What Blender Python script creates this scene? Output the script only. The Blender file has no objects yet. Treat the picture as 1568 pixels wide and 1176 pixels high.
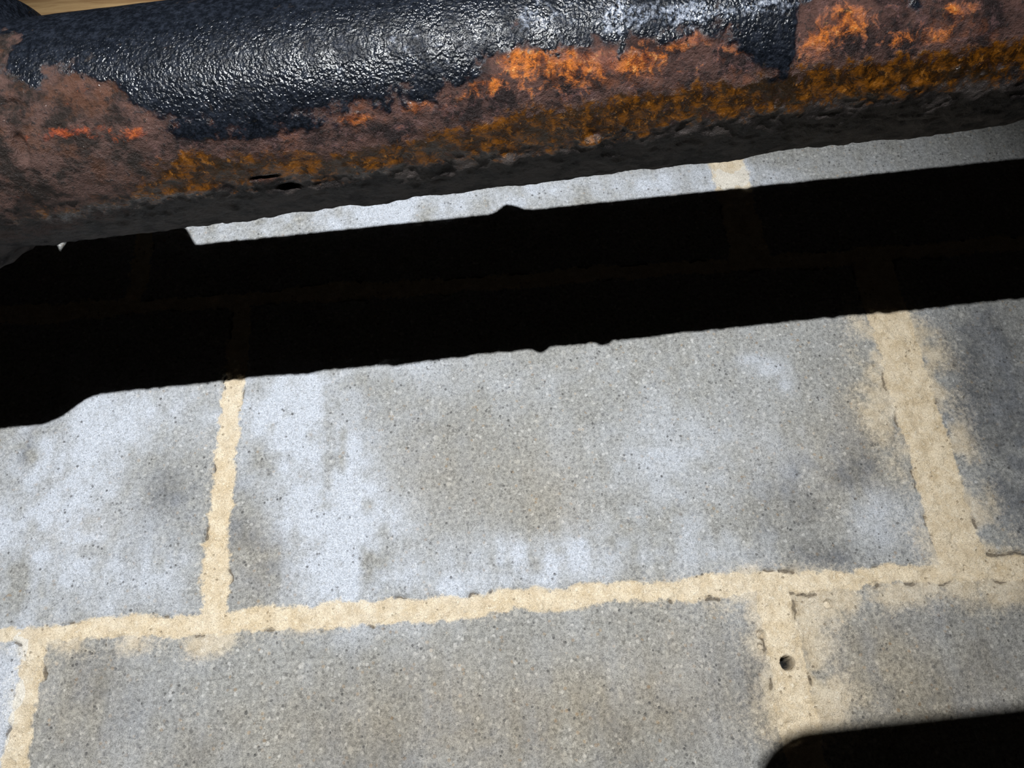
import bpy, math
import numpy as np
from mathutils import Matrix, Vector

# ------------------------------------------------------------------ camera survey
D=0.411; F=1600.0; PHI=math.radians(23.4); ROLL=math.radians(4.0)
cP,sP=math.cos(PHI),math.sin(PHI); cR,sR=math.cos(ROLL),math.sin(ROLL)
K=2212/1568.0
def ray(X,Y):
    X=np.asarray(X,float)*K; Y=np.asarray(Y,float)*K
    dx=X-1106; dy=829.5-Y
    a=dx*cR+dy*sR; b=-dx*sR+dy*cR
    return a, F*cP-b*sP, F*sP+b*cP
def wall_pt(X,Y):
    a,y,z=ray(X,Y); return D*a/y, D*z/y
# pipe axis
P0=np.array([0,-0.174,0.2438]); T=np.array([1,-0.035,0.039]); T/=np.linalg.norm(T)
N1=np.array([0,-1.0,0]); N1=N1-T*N1.dot(T); N1/=np.linalg.norm(N1)
N2=np.cross(N1,T); N2/=np.linalg.norm(N2)
if N2[2]<0: N2=-N2
R0=0.0440
def pipe_pt(X,Y):
    """surveyed photo point -> (distance along the pipe, angle round it)"""
    a,y,z=ray(X,Y); d=np.stack([a,y,z],-1); d=d/np.linalg.norm(d,axis=-1,keepdims=True)
    O=np.array([0,-D,0])-P0
    d1=d@N1; d2=d@N2; o1=O@N1; o2=O@N2
    A=d1*d1+d2*d2; B=o1*d1+o2*d2; C=o1*o1+o2*o2-R0*R0
    disc=np.maximum(B*B-A*C,0); t=(-B-np.sqrt(disc))/A
    p1=o1+t*d1; p2=o2+t*d2
    return O@T+t*(d@T), np.arctan2(p2,p1)

# ------------------------------------------------------------------ noise
def vnoise(x,y,f,seed):
    rng=np.random.RandomState(seed); g=rng.rand(256,256)
    x=x*f+37.3; y=y*f+91.7
    xi=np.floor(x).astype(int); yi=np.floor(y).astype(int)
    fx=x-xi; fy=y-yi; fx=fx*fx*(3-2*fx); fy=fy*fy*(3-2*fy)
    a=g[xi%256,yi%256]; b=g[(xi+1)%256,yi%256]; c=g[xi%256,(yi+1)%256]; d=g[(xi+1)%256,(yi+1)%256]
    return (a*(1-fx)+b*fx)*(1-fy)+(c*(1-fx)+d*fx)*fy
def fbm(x,y,f,seed,o=4):
    r=0;w=0;am=1
    for i in range(o):
        r=r+am*vnoise(x,y,f*2**i,seed+i); w+=am; am*=.5
    return r/w-0.5
def ss(a,b,x):
    t=np.clip((x-a)/(b-a),0,1); return t*t*(3-2*t)

def grid_mesh(name,co,nu,nv,closed=False):
    idx=np.arange(nu*nv).reshape(nu,nv)
    if closed:
        a=idx[:-1,:]; b=idx[1:,:]; c=np.roll(b,-1,1); d=np.roll(a,-1,1)
    else:
        a=idx[:-1,:-1]; b=idx[1:,:-1]; c=idx[1:,1:]; d=idx[:-1,1:]
    q=np.stack([a,b,c,d],-1).reshape(-1,4)
    me=bpy.data.meshes.new(name); me.vertices.add(nu*nv)
    me.vertices.foreach_set('co',co.reshape(-1).astype(np.float32))
    me.loops.add(q.size); me.loops.foreach_set('vertex_index',q.reshape(-1).astype(np.int32))
    me.polygons.add(len(q)); me.polygons.foreach_set('loop_start',np.arange(0,q.size,4,dtype=np.int32))
    me.polygons.foreach_set('loop_total',np.full(len(q),4,np.int32))
    me.polygons.foreach_set('use_smooth',np.ones(len(q),bool))
    me.update(calc_edges=True); me.validate()
    return me
def attr(me,name,r,g,b,a=None):
    at=me.color_attributes.new(name,'FLOAT_COLOR','POINT')
    n=r.size; arr=np.ones((n,4),np.float32)
    arr[:,0]=r.ravel();arr[:,1]=g.ravel();arr[:,2]=b.ravel()
    if a is not None: arr[:,3]=a.ravel()
    at.data.foreach_set('color',arr.ravel())

# ------------------------------------------------------------------ node helper
class NT:
    def __init__(s,name):
        s.m=bpy.data.materials.new(name); s.m.use_nodes=True; s.t=s.m.node_tree
        s.t.nodes.clear(); s.o=s.t.nodes.new('ShaderNodeOutputMaterial')
        s.b=s.t.nodes.new('ShaderNodeBsdfPrincipled'); s.t.links.new(s.b.outputs[0],s.o.inputs[0])
        s.tc=s.t.nodes.new('ShaderNodeTexCoord').outputs['Object']
    def set(s,inp,v):
        if isinstance(v,bpy.types.NodeSocket): s.t.links.new(v,inp)
        elif isinstance(v,(tuple,list)) and len(v)==3 and inp.type=='RGBA': inp.default_value=(*v,1)
        elif isinstance(v,(int,float)) and inp.type=='RGBA': inp.default_value=(v,v,v,1)
        else: inp.default_value=v
    def noise(s,scale,detail=4,rough=.6,vec=None,dist=0):
        n=s.t.nodes.new('ShaderNodeTexNoise'); n.inputs['Scale'].default_value=scale
        n.inputs['Detail'].default_value=detail; n.inputs['Roughness'].default_value=rough
        n.inputs['Distortion'].default_value=dist
        s.t.links.new(vec or s.tc,n.inputs['Vector']); return n.outputs[0]
    def vor(s,scale,out=0,feat='F1',vec=None):
        n=s.t.nodes.new('ShaderNodeTexVoronoi'); n.feature=feat; n.inputs['Scale'].default_value=scale
        s.t.links.new(vec or s.tc,n.inputs['Vector']); return n.outputs[out]
    def map(s,scale):
        mp=s.t.nodes.new('ShaderNodeMapping'); mp.inputs['Scale'].default_value=scale; s.t.links.new(s.tc,mp.inputs[0]); return mp.outputs[0]
    def math(s,op,a,b=0.0,c=0.0,clamp=False):
        n=s.t.nodes.new('ShaderNodeMath'); n.operation=op; n.use_clamp=clamp
        s.set(n.inputs[0],a); s.set(n.inputs[1],b); s.set(n.inputs[2],c); return n.outputs[0]
    def mr(s,v,a,b,c=0.0,d=1.0):
        n=s.t.nodes.new('ShaderNodeMapRange'); n.interpolation_type='SMOOTHSTEP'
        s.set(n.inputs[0],v)
        for i,q in enumerate((a,b,c,d)): n.inputs[i+1].default_value=q
        return n.outputs[0]
    def mix(s,f,a,b,mode='MIX'):
        n=s.t.nodes.new('ShaderNodeMix'); n.data_type='RGBA'; n.blend_type=mode
        s.set(n.inputs[0],f); s.set(n.inputs[6],a); s.set(n.inputs[7],b); return n.outputs[2]
    def attr(s,name):
        n=s.t.nodes.new('ShaderNodeAttribute'); n.attribute_name=name
        p=s.t.nodes.new('ShaderNodeSeparateColor'); s.t.links.new(n.outputs['Color'],p.inputs[0])
        return p.outputs[0],p.outputs[1],p.outputs[2],n.outputs['Alpha']
    def bump(s,h,strength,dist,prev=None):
        n=s.t.nodes.new('ShaderNodeBump'); s.set(n.inputs['Strength'],strength)
        n.inputs['Distance'].default_value=dist; s.t.links.new(h,n.inputs['Height'])
        if prev: s.t.links.new(prev,n.inputs['Normal'])
        return n.outputs[0]

# ================================================================== WALL
def axis_coords(lo,d0,d1,hi,fine,coarse):
    a=np.arange(lo,d0,coarse); b=np.arange(d0,d1,fine); c=np.arange(d1,hi+1e-9,coarse)
    return np.concatenate([a,b,c])
xs=axis_coords(-1.2,-0.40,0.40,1.2,.0008,.02)
zs=axis_coords(-0.9,-0.06,0.36,0.456,.0008,.012)
X,Z=np.meshgrid(xs,zs,indexing='ij')
w1=fbm(X,Z,45,11); w2=fbm(X,Z,45,31); w3=fbm(X,Z,220,51,3); w4=fbm(X,Z,14,41,2)
Xw=X+w1*.006+w3*.0042; Zw=Z+w2*.006+w3*.0042
mort=np.zeros_like(X)
def jm(d,half,fe=.0030): return ss(-fe,fe,half-d)
for k in range(-5,3):
    zc=.051+.2*k
    mort=np.maximum(mort,jm(np.abs(Zw-zc),.0058+w4*.006))
def course(z0,z1,xlist):
    global mort
    sel=((Z>z0)&(Z<=z1)).astype(float)
    for xc,h in xlist: mort=np.maximum(mort,sel*jm(np.abs(Xw-xc),h))
mid=[(-.170,.0066),(.236,.0130),(-.57,.006),(.635,.006),(-.97,.006),(1.035,.006)]
low=[(.131,.0098),(-.264,.0068),(.53,.006),(-.664,.006),(.93,.006),(-1.064,.006)]
top=[(.1586,.012),(-.24,.006),(.56,.006),(-.64,.006),(.96,.006),(-1.04,.006)]
course(.051,.251,mid); course(-.149,.051,low); course(.251,.46,top)
course(-.349,-.149,mid); course(-.549,-.349,low); course(-.749,-.549,mid); course(-.95,-.749,low)

def blobs(lst):
    f=np.zeros_like(X)
    for (px,py,rx,ry,am) in lst:
        cx,cz=wall_pt(px,py); sx=rx*.000375; sz=ry*.00040
        f+=am*np.exp(-((X-cx)/sx)**2-((Z-cz)/sz)**2)
    return f
smear=blobs([(1400,560,60,70,.75),(1435,700,60,80,.75),(1475,820,60,55,.9),(1195,925,75,38,.9),(1180,900,70,22,.6),
             (1235,1080,65,45,1.0),(1215,1010,48,60,.8),(1520,890,80,32,.9),(1330,905,90,24,.8),(310,975,50,24,.9),
             (100,985,100,16,.7),(50,1050,32,70,.5),(1350,500,50,50,.6),(700,940,90,14,.4),(1325,620,22,80,.2),(950,910,90,18,.5),
             (180,980,60,18,.6),(470,955,60,15,.5),(1330,560,30,70,.3),(340,700,22,160,.3),(1120,900,50,20,.6),(1380,620,70,60,.3)])
white=blobs([(200,640,190,60,.65),(60,690,90,90,.5),(60,830,120,110,.85),(230,890,90,60,.45),(460,640,75,80,.95),
             (500,740,66,85,1.0),(540,850,80,75,1.1),(600,905,110,40,.5),(850,850,100,36,.8),(760,880,90,35,.4),
             (970,850,140,35,.3),(1180,565,30,14,.45),(1150,550,30,9,.4),(1200,590,14,14,.4),(1030,740,80,110,.3),(1160,700,120,60,.2),(5,1060,30,80,1.5),
             (650,620,90,60,.10),(1100,850,90,40,.3),(1340,790,50,45,.35),(900,580,230,40,.15),(560,570,160,24,.3),(500,330,400,60,.9),(1000,280,300,30,.5),(400,700,40,60,.4),(930,700,60,90,.12),(1117,262,45,50,1.0)])
damp_falloff=blobs([(405,860,38,42,.7),(365,800,28,60,.4),(265,765,70,48,.5),(220,850,50,50,.25),(1265,725,75,40,.75),(1200,780,50,50,.4),(1290,855,80,25,.5),  # damp patches, plus the beam's falloff at right and bottom painted as darker colour
            (1330,690,50,40,.5),(800,1130,750,100,.25),(1540,670,75,200,.85),(1400,1010,170,80,.3),(40,690,10,26,1.2),(680,680,110,90,.12),
            (130,1060,70,80,.3),(1150,1000,60,90,.2),(1540,560,80,90,.4),(80,610,30,60,.4),(560,700,14,90,.25)])
warm=blobs([(700,730,140,90,.35),(1250,720,120,80,.5),(120,810,60,30,.6),(1330,620,60,90,.7),(700,1080,300,80,.5),
            (1400,1020,200,90,.7),(400,860,60,60,.6),(110,1060,80,70,.55),(1100,1000,150,90,.6),(700,1110,40,40,.3),(850,780,60,80,.4),(900,1120,700,60,.5)])
n3=fbm(X,Z,120,75,3); streak=fbm(X,Z*.12,130,77,3); nlow=fbm(X,Z,30,71)
white=np.clip(white*(1+nlow*1.8+n3*1.3+streak*.8)+.06+nlow*.45+n3*.25+streak*.25,0,1.1); damp_falloff=np.clip(damp_falloff*(1+fbm(X,Z,40,81)*2.8+n3*2.6+streak*.8)+fbm(X,Z,35,83)*.25,0,1)
warm=np.clip(warm*(1+fbm(X,Z,25,91)+n3),0,1); smear=np.clip(smear*(1+fbm(X,Z,60,95)*2.4+n3*1.6),0,1)

h = w3*.0012+fbm(X,Z,500,61,2)*.0012*(1-.5*white)
h = h - mort*.0005 + mort*fbm(X,Z,130,65,4)*.0036 + smear*.0010
edge=np.exp(-((mort-.45)/.25)**2)*(mort>.02)
crk=edge*ss(.09,.19,fbm(X,Z,110,68,3))
h -= crk*.0024
for (px,py,r,dep) in [(1206,1015,.0033,.016),(1268,925,.0024,.004),(1165,972,.0022,.004),(534,1112,.0013,.002),(180,728,.0012,.002),(1165,990,.0016,.003)]:
    cx,cz=wall_pt(px,py); h -= dep*ss(r*1.15,r*.75,np.hypot(X-cx,(Z-cz)*1.0))
cx,cz=wall_pt(1206,1015); hole_shade=ss(.0037,.0028,np.hypot(X-cx,Z-cz))
co=np.stack([X,-h,Z],-1)
me=grid_mesh('wall_back',co,len(xs),len(zs))
attr(me,'surf',mort,white,damp_falloff,warm); attr(me,'surf2',smear,hole_shade,crk)
wall=bpy.data.objects.new('wall_back',me); bpy.context.collection.objects.link(wall)

n=NT('concrete_block_masonry')
mo,wh,da,wa=n.attr('surf'); sm,ho,ck,_=n.attr('surf2')
nf=n.noise(420,5,.78); nm=n.noise(110,4,.65); ng=n.noise(1100,3,.7)
vc=n.vor(480,1); vcs=n.t.nodes.new('ShaderNodeSeparateColor'); n.t.links.new(vc,vcs.inputs[0])
vd=n.mr(n.vor(480,0),.30,.60,1,0)
base=n.mix(n.mr(nf,.38,.62),(.20,.20,.185),(.47,.47,.445))
base=n.mix(n.mr(ng,.42,.60,.0,.45),base,(.41,.41,.395))
base=n.mix(n.mr(nm,.35,.68,0,.45),base,(.36,.37,.365))
def grain(ch,lo,hi,am): return n.math('MULTIPLY',n.mr(vcs.outputs[ch],lo,hi,0,am),vd)
base=n.mix(grain(0,.88,.96,.6),base,(.70,.70,.68))
base=n.mix(grain(1,.92,.98,.5),base,(.10,.10,.10))
base=n.mix(grain(2,.93,.98,.45),base,(.42,.30,.17))
big=n.vor(150,1); bs=n.t.nodes.new('ShaderNodeSeparateColor'); n.t.links.new(big,bs.inputs[0])
bd=n.mr(n.vor(150,0),.18,.30,1,0)
base=n.mix(n.math('MULTIPLY',n.mr(bs.outputs[0],.92,.96,0,.55),bd),base,(.62,.61,.57))
damp_falloff_f=n.math('MULTIPLY',da,n.mr(nm,.2,.7,.6,1.0))
base=n.mix(damp_falloff_f,base,n.mix(1.0,base,(.34,.35,.375),'MULTIPLY'))
base=n.mix(n.math('MULTIPLY',wa,.75),base,n.mix(1.0,base,(1.0,.86,.66),'MULTIPLY'))
wf=n.math('MULTIPLY',wh,n.mr(nf,.30,.58,.5,1.0),clamp=True)
base=n.mix(n.math('MULTIPLY',wf,.86),base,n.mix(n.mr(ng,.35,.65),(.50,.55,.63),(.78,.83,.92)))
pores=n.mr(n.vor(260),.10,.24,1,0)
pores=n.math('MULTIPLY',pores,n.mr(n.noise(90,2,.5),.48,.60))
base=n.mix(n.math('MULTIPLY',pores,.7),base,(.07,.07,.07))
mcol=n.mix(n.mr(nm,.3,.7),(.64,.51,.33),(.84,.72,.53))
mcol=n.mix(n.mr(ng,.52,.70,0,.5),mcol,(.46,.35,.20))
mcol=n.mix(n.mr(nf,.54,.66,0,.6),mcol,(.93,.85,.69))
mcol=n.mix(n.math('MULTIPLY',n.math('GREATER_THAN',wh,.95),.5,clamp=True),mcol,(.86,.86,.82))
mcol=n.mix(n.math('MULTIPLY',wh,.25,clamp=True),mcol,(.86,.84,.78))
mcol=n.mix(n.math('MULTIPLY',pores,.6),mcol,(.25,.18,.10))
mm=n.math('ADD',mo,n.math('MULTIPLY',n.math('SUBTRACT',nf,.5),1.7))
mm=n.mr(mm,.22,.78)
s2=n.math('ADD',sm,n.math('MULTIPLY',n.math('SUBTRACT',nf,.5),1.5)); s2=n.mr(s2,.05,.85,0,.72)
mm=n.math('MAXIMUM',mm,s2)
mm=n.math('MULTIPLY',mm,n.mr(da,.55,.95,1,.75))
col=n.mix(mm,base,mcol)
col=n.mix(n.math('MULTIPLY',n.mr(n.math('ADD',ck,n.math('SUBTRACT',nf,.5)),.45,.8),.75),col,(.10,.075,.045))
col=n.mix(ho,col,(.01,.01,.01))  # shade inside the deep hole, painted black into the colour
n.set(n.b.inputs['Base Color'],col); n.b.inputs['Roughness'].default_value=.8
n.b.inputs['Specular IOR Level'].default_value=.4
b1=n.bump(nf,.9,.0028); b2=n.bump(n.math('SUBTRACT',ng,n.math('MULTIPLY',pores,1.5)),.65,.0012,b1)
n.set(n.b.inputs['Normal'],b2)
me.materials.append(n.m)

# ================================================================== PIPE
ss_=axis_coords(-1.0,-0.30,0.32,1.0,.0007,.01)
th=np.concatenate([np.arange(-180,-138,2.5),np.arange(-138,50,.85),np.arange(50,179,2.5)])*math.pi/180
S,TH=np.meshgrid(ss_,th,indexing='ij'); U=TH*R0
def line(pts):
    p=np.array(pts,float); s,t=pipe_pt(p[:,0],p[:,1]); o=np.argsort(s); return np.interp(ss_,s[o],t[o])[:,None]
blk=line([(0,60),(60,110),(130,120),(190,150),(290,190),(400,198),(500,185),(560,168),(640,150),(700,140),(735,115),(770,70),(800,62),(880,72),(960,60),(1040,55),(1085,38),(1115,55),(1160,80),(1205,90),(1218,60),(1235,15),(1300,-30),(1567,-60)])
och_t=line([(0,330),(200,300),(240,250),(300,225),(400,232),(520,235),(650,207),(800,172),(900,152),(1000,137),(1150,112),(1300,92),(1450,75),(1567,55)])
och_b=line([(0,345),(200,310),(300,285),(420,268),(560,258),(700,236),(850,220),(1000,188),(1150,163),(1300,143),(1450,118),(1567,93)])
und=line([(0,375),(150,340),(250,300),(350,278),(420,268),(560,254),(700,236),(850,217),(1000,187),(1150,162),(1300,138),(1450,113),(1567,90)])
def pblobs(lst):
    f=np.zeros_like(S)
    for (px,py,rx,ry,am) in lst:
        s0,t0=pipe_pt(px,py); s1,_=pipe_pt(px+rx,py); _,t1=pipe_pt(px,py+ry)
        f+=am*np.exp(-((S-s0)/max(abs(s1-s0),1e-4))**2-((TH-t0)/max(abs(t1-t0),.02))**2)
    return f
nA=fbm(S,U,60,201); nB=fbm(S,U,260,211,3); nC=fbm(S,U,25,221)
black=(TH-blk)*R0*1000/9+.5+nB*1.4+nA*1.2
black=np.where(TH>1.2,3,black)
black=black-pblobs([(1300,30,75,55,1.2),(1480,15,60,45,1.2),(1240,60,40,50,.6),(30,60,110,30,1.0),(60,165,80,70,1.2),(130,175,60,45,1.2),(790,20,7,22,1.0),(900,10,7,28,.8),(1100,15,6,25,.8),(770,5,25,8,.9),(330,100,30,20,.5)])
black=black+pblobs([(240,135,45,25,1.3),(15,205,16,50,2.4),(42,245,20,20,2.4),(60,80,45,16,1.5),(395,195,20,14,.8),(860,20,60,25,.6),(1165,60,45,30,1.2),(20,110,30,30,1.6),(300,200,60,12,1.0),(1205,85,30,25,.9),(110,60,50,14,1.3),(60,135,24,28,1.6),(1400,10,30,22,1.6),(1530,30,35,30,1.5),(340,210,70,10,.8),(470,195,60,10,.5),(150,105,40,18,1.1),(1390,95,60,12,.8),(1200,120,60,12,.8),(115,150,20,10,1.0)])
orange=pblobs([(780,95,26,24,.8),(850,85,50,22,.95),(920,95,45,18,.85),(985,90,42,16,.9),(1060,62,42,14,.85),(850,125,90,18,.4),(740,130,26,16,.6),(545,182,26,12,1.1),(640,165,20,12,1.0),(700,150,26,13,.5),
               (1250,70,24,28,.9),(1300,30,44,30,.85),(1380,60,36,16,.55),(1465,20,32,22,.85),(1440,55,26,13,.5),(90,205,45,11,.75),(210,205,30,12,.9),(150,195,40,9,.4),(1130,75,26,12,.45),(270,240,50,9,.4),(1000,110,120,14,.3),(1000,60,60,9,.4)])
ochre=np.minimum((och_t-TH),(TH-och_b)+.10)*R0*1000/5+.5+nB*1.2+nA*1.2
ochre=np.clip(ochre,-1,1.5)*ss(-.215,-.17,S)
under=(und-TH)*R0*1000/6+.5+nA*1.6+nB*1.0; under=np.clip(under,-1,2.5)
left=ss(-.105,-.15,S+nC*.05)
painted_sheen=pblobs([(640,80,110,50,.5),(830,25,60,30,.8),(950,25,55,30,1.0),(1050,20,60,28,1.1),(1160,10,60,20,.9),(1250,0,40,18,.6),(480,110,90,40,.3)])  # bluish highlights and mottled metal, painted into the black coat's colour
black=np.clip(black,-2,3)
sN=np.sin(TH)
s_edge=-.184-.045*(1-sN)/2
g1=ss(0,.010+.022*(1-sN)/2,s_edge-S)*(1-ss(-.2575,-.2590,S)*ss(-.2695,-.2680,S)*ss(-.2,.6,sN))
gain=.0140*g1
bl=.0065*np.exp(-((S+.004)/.0065)**2)*np.exp(-((TH-1.75)/.35)**2)*(1+nB*1.5)
rad=R0+gain+bl+nC*.0008
bm=ss(.2,.8,black)
um=ss(.1,.9,under)
rad=rad+(1-bm)*(nA*.0014+nB*.0010)+bm*(.0004+nA*.0005)+um*(nA*.0016+np.abs(fbm(S*.5,U,200,231,3))*.0022)
rad=rad+.0004*ss(.3,.7,orange)
def pit(px,py,sx,st,dp):
    s0,t0=pipe_pt(px,py); return dp*np.exp(-(((S-s0)/sx)**2+((TH-t0)/st)**2)**2)
rad=rad-pit(442,286,.0045,.035,.0035)*(1+nB*2)-pit(405,272,.006,.015,.0020)*(1+nB*2)-pit(395,200,.0010,.09,.002)-pit(30,225,.0025,.12,.003)+pit(780,243,.004,.06,.0025)+pit(905,216,.004,.05,.002)+pit(500,286,.007,.05,.0018)-pit(15,160,.004,.05,.002)
co=P0+S[...,None]*T+rad[...,None]*(np.cos(TH)[...,None]*N1+np.sin(TH)[...,None]*N2)
me=grid_mesh('pipe_body',co,len(ss_),len(th),closed=True)
attr(me,'pa',black*.2+.4,orange,ochre*.25+.25,under*.2+.2); attr(me,'pb',left,painted_sheen,um)
root=bpy.data.objects.new('rusty_steel_pipe',me); bpy.context.collection.objects.link(root)

n=NT('rusted_painted_steel')
bk,orr,oc,un=n.attr('pa'); lf,sh,umm,_=n.attr('pb')
f1=n.noise(420,5,.75); f2=n.noise(90,5,.65); f3=n.noise(800,1,.5); f4=n.noise(190,5,.72,dist=.4); f5=n.noise(45,4,.6); f7=n.noise(70,4,.7)
c=n.mix(n.mr(f2,.38,.62),(.013,.008,.008),(.060,.026,.019))
c=n.mix(n.mr(f4,.50,.64,0,.75),c,(.100,.054,.053))
c=n.mix(n.mr(f7,.54,.70,0,.5),c,(.13,.038,.010))
lcol=n.mix(n.mr(f2,.42,.58),(.016,.012,.010),(.060,.031,.024))
lcol=n.mix(n.mr(f7,.50,.62,0,.6),lcol,(.075,.032,.017))
c=n.mix(n.math('MULTIPLY',lf,.9),c,lcol)
c=n.mix(n.mr(f1,.54,.64,0,.85),c,(.008,.006,.006))
om=n.mr(n.math('ADD',orr,n.math('MULTIPLY',n.math('SUBTRACT',f4,.5),2.6)),.30,.90)
ocol=n.mix(n.mr(f4,.40,.62),(.12,.028,.008),(.40,.115,.016))
ocol=n.mix(n.mr(f1,.55,.68,0,.75),ocol,(.58,.29,.09))
ocol=n.mix(n.mr(f1,.47,.37,0,.85),ocol,(.035,.014,.008))
ocol=n.mix(n.mr(f5,.50,.62,0,.6),ocol,(.17,.07,.05))
ocol=n.mix(n.math('MULTIPLY',lf,.7),ocol,(.20,.028,.012))
c=n.mix(om,c,ocol)
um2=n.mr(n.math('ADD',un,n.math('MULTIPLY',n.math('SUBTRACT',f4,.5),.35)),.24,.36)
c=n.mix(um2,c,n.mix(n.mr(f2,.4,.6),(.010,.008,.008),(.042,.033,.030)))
ocm=n.mr(n.math('ADD',oc,n.math('MULTIPLY',n.math('SUBTRACT',f4,.5),1.0)),.32,.58)
oc1=n.mix(n.mr(f4,.42,.64),(.016,.007,.002),(.125,.044,.004))
oc1=n.mix(n.mr(f1,.56,.66,0,.8),oc1,(.24,.10,.018))
oc1=n.mix(n.mr(f2,.50,.62,0,.85),oc1,(.012,.007,.003))
c=n.mix(ocm,c,oc1)
bm=n.mr(n.math('ADD',bk,n.math('MULTIPLY',n.math('SUBTRACT',f4,.5),.55)),.42,.56)
bcol=n.mix(n.mr(f1,.4,.7),(.003,.004,.006),(.013,.016,.023))
bcol=n.mix(n.mr(f4,.62,.74,0,.5),bcol,(.05,.038,.030))
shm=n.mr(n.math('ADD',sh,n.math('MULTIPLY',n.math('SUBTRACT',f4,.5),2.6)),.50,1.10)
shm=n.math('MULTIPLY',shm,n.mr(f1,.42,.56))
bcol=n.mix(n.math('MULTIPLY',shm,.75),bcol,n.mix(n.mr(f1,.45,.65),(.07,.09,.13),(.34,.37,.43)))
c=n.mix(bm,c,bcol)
n.set(n.b.inputs['Base Color'],c)
rr=n.mr(f2,.35,.65,.36,.65)
r=n.mix(ocm,rr,.26); r=n.mix(om,r,.46); r=n.mix(bm,r,n.mr(f2,.40,.62,.18,.38))
n.set(n.b.inputs['Roughness'],r)
sp=n.mix(bm,n.mr(f2,.4,.6,.15,.35),n.mr(f2,.38,.62,.26,.07))
n.set(n.b.inputs['Specular IOR Level'],sp)
coat=n.mix(bm,n.math('ADD',n.math('MULTIPLY',ocm,.60),.14),n.mr(f2,.38,.60,.45,.05))
n.set(n.b.inputs['Coat Weight'],coat); n.b.inputs['Coat Roughness'].default_value=.035
b1=n.bump(f3,n.math('ADD',n.math('MULTIPLY',bm,.36),.06),.0015)
b2=n.bump(f1,n.math('SUBTRACT',.75,n.math('MULTIPLY',n.math('MAXIMUM',bm,n.math('MULTIPLY',ocm,.5)),.60)),.0024,b1)
b3=n.bump(f4,n.math('SUBTRACT',.5,n.math('MULTIPLY',bm,.4)),.004,b1)
n.set(n.b.inputs['Normal'],b2); n.set(n.b.inputs['Coat Normal'],b3)
me.materials.append(n.m)

# pipe hangers off to the sides
import bmesh
def box(name,lo,hi,mat,parent=None,bev=.002):
    bm_=bmesh.new(); bmesh.ops.create_cube(bm_,size=1)
    for v in bm_.verts: v.co=Vector([(lo[i]+hi[i])/2+v.co[i]*(hi[i]-lo[i]) for i in range(3)])
    bmesh.ops.bevel(bm_,geom=bm_.edges[:],offset=bev,segments=3,affect='EDGES')
    m=bpy.data.meshes.new(name); bm_.to_mesh(m); bm_.free(); m.materials.append(mat)
    o=bpy.data.objects.new(name,m); bpy.context.collection.objects.link(o)
    if parent: o.parent=parent
    return o
st=NT('dark_steel_bracket'); st.set(st.b.inputs['Base Color'],st.mix(st.mr(st.noise(80),.4,.6),(.03,.03,.03),(.12,.06,.03))); st.b.inputs['Roughness'].default_value=.6
for i,x in enumerate((-.75,.75)):
    cx=P0+T*x
    box(f'hanger_arm_{i}',(x-.02,cx[1]-.02,cx[2]-.056),(x+.02,0.004,cx[2]-.0445),st.m,root)
    box(f'hanger_plate_{i}',(x-.03,-.006,cx[2]-.12),(x+.03,.004,cx[2]+.01),st.m,root)

# ================================================================== TIMBER SILL
w=NT('weathered_timber')
g=w.noise(14,6,.65,vec=w.map((1,8,14)),dist=.8)
w.set(w.b.inputs['Base Color'],w.mix(w.mr(g,.35,.65),(.34,.19,.08),(.60,.40,.19))); w.b.inputs['Roughness'].default_value=.7
w.set(w.b.inputs['Normal'],w.bump(g,.4,.002))
box('timber_sill_plate',(-1.2,-.012,.4565),(1.2,.13,.60),w.m,bev=.003)

# ================================================================== FLOOR
fm=NT('dusty_concrete_floor'); fm.set(fm.b.inputs['Base Color'],fm.mix(fm.noise(30),(.08,.075,.07),(.16,.15,.14))); fm.b.inputs['Roughness'].default_value=.9
box('floor',(-1.2,-2.0,-.94),(1.2,.02,-.90),fm.m)

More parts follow.
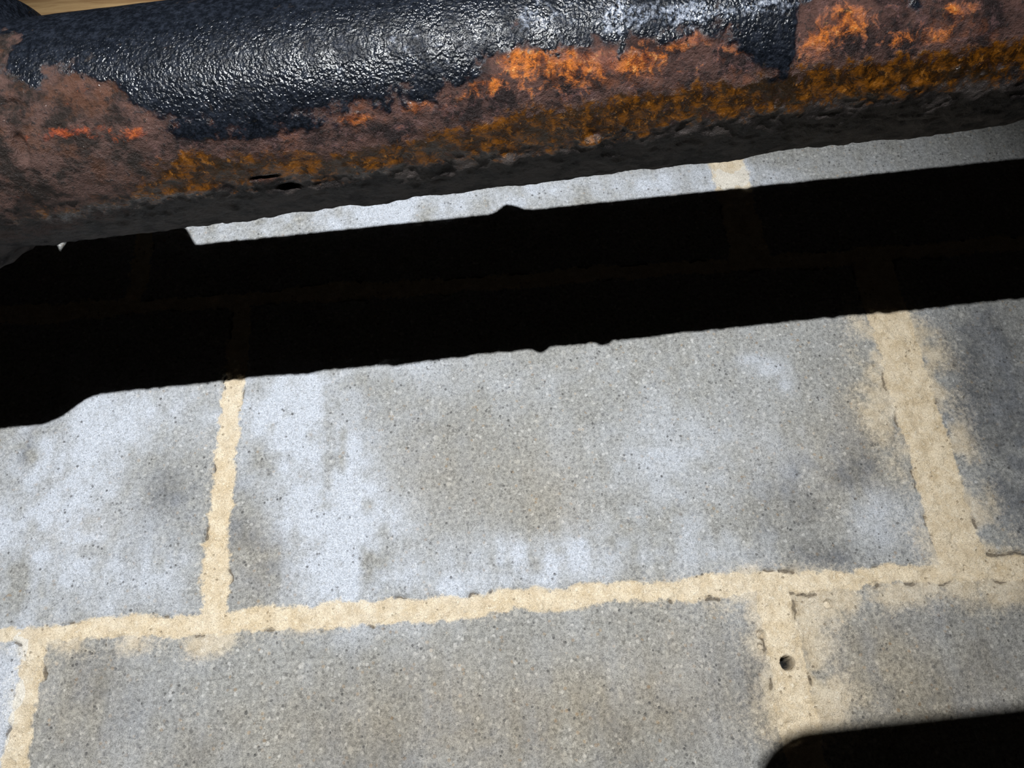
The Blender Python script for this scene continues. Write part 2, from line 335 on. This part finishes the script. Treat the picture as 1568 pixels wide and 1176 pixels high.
# ================================================================== SHADOW BLOCKER (unseen phone-shaped slab, added behind the lens to throw the lower-right shadow)
blocker_mat=NT('black_blocker_gloss'); blocker_mat.set(blocker_mat.b.inputs['Base Color'],blocker_mat.mix(blocker_mat.noise(30),(.01,.01,.012),(.02,.02,.022))); blocker_mat.b.inputs['Roughness'].default_value=.3
b_=bmesh.new()
def rrect(w_,h_,r,y,k=10):
    vs=[]
    for (sx,sz,a0) in ((1,1,0),(-1,1,90),(-1,-1,180),(1,-1,270)):
        for i in range(k+1):
            a=math.radians(a0+90*i/k); vs.append(b_.verts.new((sx*(w_/2-r)+r*math.cos(a),y,sz*(h_/2-r)+r*math.sin(a))))
    return vs
rings=[rrect(.157,.077,.022,-.0045),rrect(.160,.080,.0235,-.003),rrect(.160,.080,.0235,.003),rrect(.157,.077,.022,.0045)]
for A_,B_ in zip(rings[:-1],rings[1:]):
    for i in range(len(A_)): b_.faces.new((A_[i],A_[(i+1)%len(A_)],B_[(i+1)%len(B_)],B_[i]))
b_.faces.new(rings[0][::-1]); b_.faces.new(rings[-1]); b_.normal_update()
m=bpy.data.meshes.new('shadow_blocker'); b_.to_mesh(m); b_.free(); m.materials.append(blocker_mat.m)
blocker=bpy.data.objects.new('shadow_blocker',m); bpy.context.collection.objects.link(blocker)
blocker.location=(.1165,-.436,.0190); blocker.rotation_euler=(0,math.radians(-2.0),0)

# ================================================================== LIGHT
L=Vector((-.08,-1.21,.195))
ld=bpy.data.lights.new('torch_beam','SPOT'); ld.energy=124; ld.color=(.98,.99,1.0); ld.shadow_soft_size=.0065
ld.spot_size=math.radians(50); ld.spot_blend=1.0
lo=bpy.data.objects.new('torch_beam',ld); bpy.context.collection.objects.link(lo); lo.location=L
lo.rotation_euler=(Vector((-.09,0,.140))-L).to_track_quat('-Z','Y').to_euler()

wd=bpy.data.worlds.new('dark_crawlspace'); bpy.context.scene.world=wd; wd.use_nodes=True
wd.node_tree.nodes['Background'].inputs[0].default_value=(1,.8,.65,1); wd.node_tree.nodes['Background'].inputs[1].default_value=.005

# ================================================================== CAMERA
fw=Vector((0,cP,sP)); up0=Vector((0,-sP,cP)); r0=Vector((1,0,0))
Ri=r0*cR-up0*sR; Ui=r0*sR+up0*cR
cam=bpy.data.cameras.new('camera'); cam.sensor_width=36; cam.lens=36*F/2212; cam.clip_start=.01
cob=bpy.data.objects.new('camera',cam); bpy.context.collection.objects.link(cob)
m=Matrix((Ri,Ui,-fw)).transposed().to_4x4(); m.translation=Vector((0,-D,0)); cob.matrix_world=m
bpy.context.scene.camera=cob
bpy.context.scene.view_settings.view_transform='Standard'
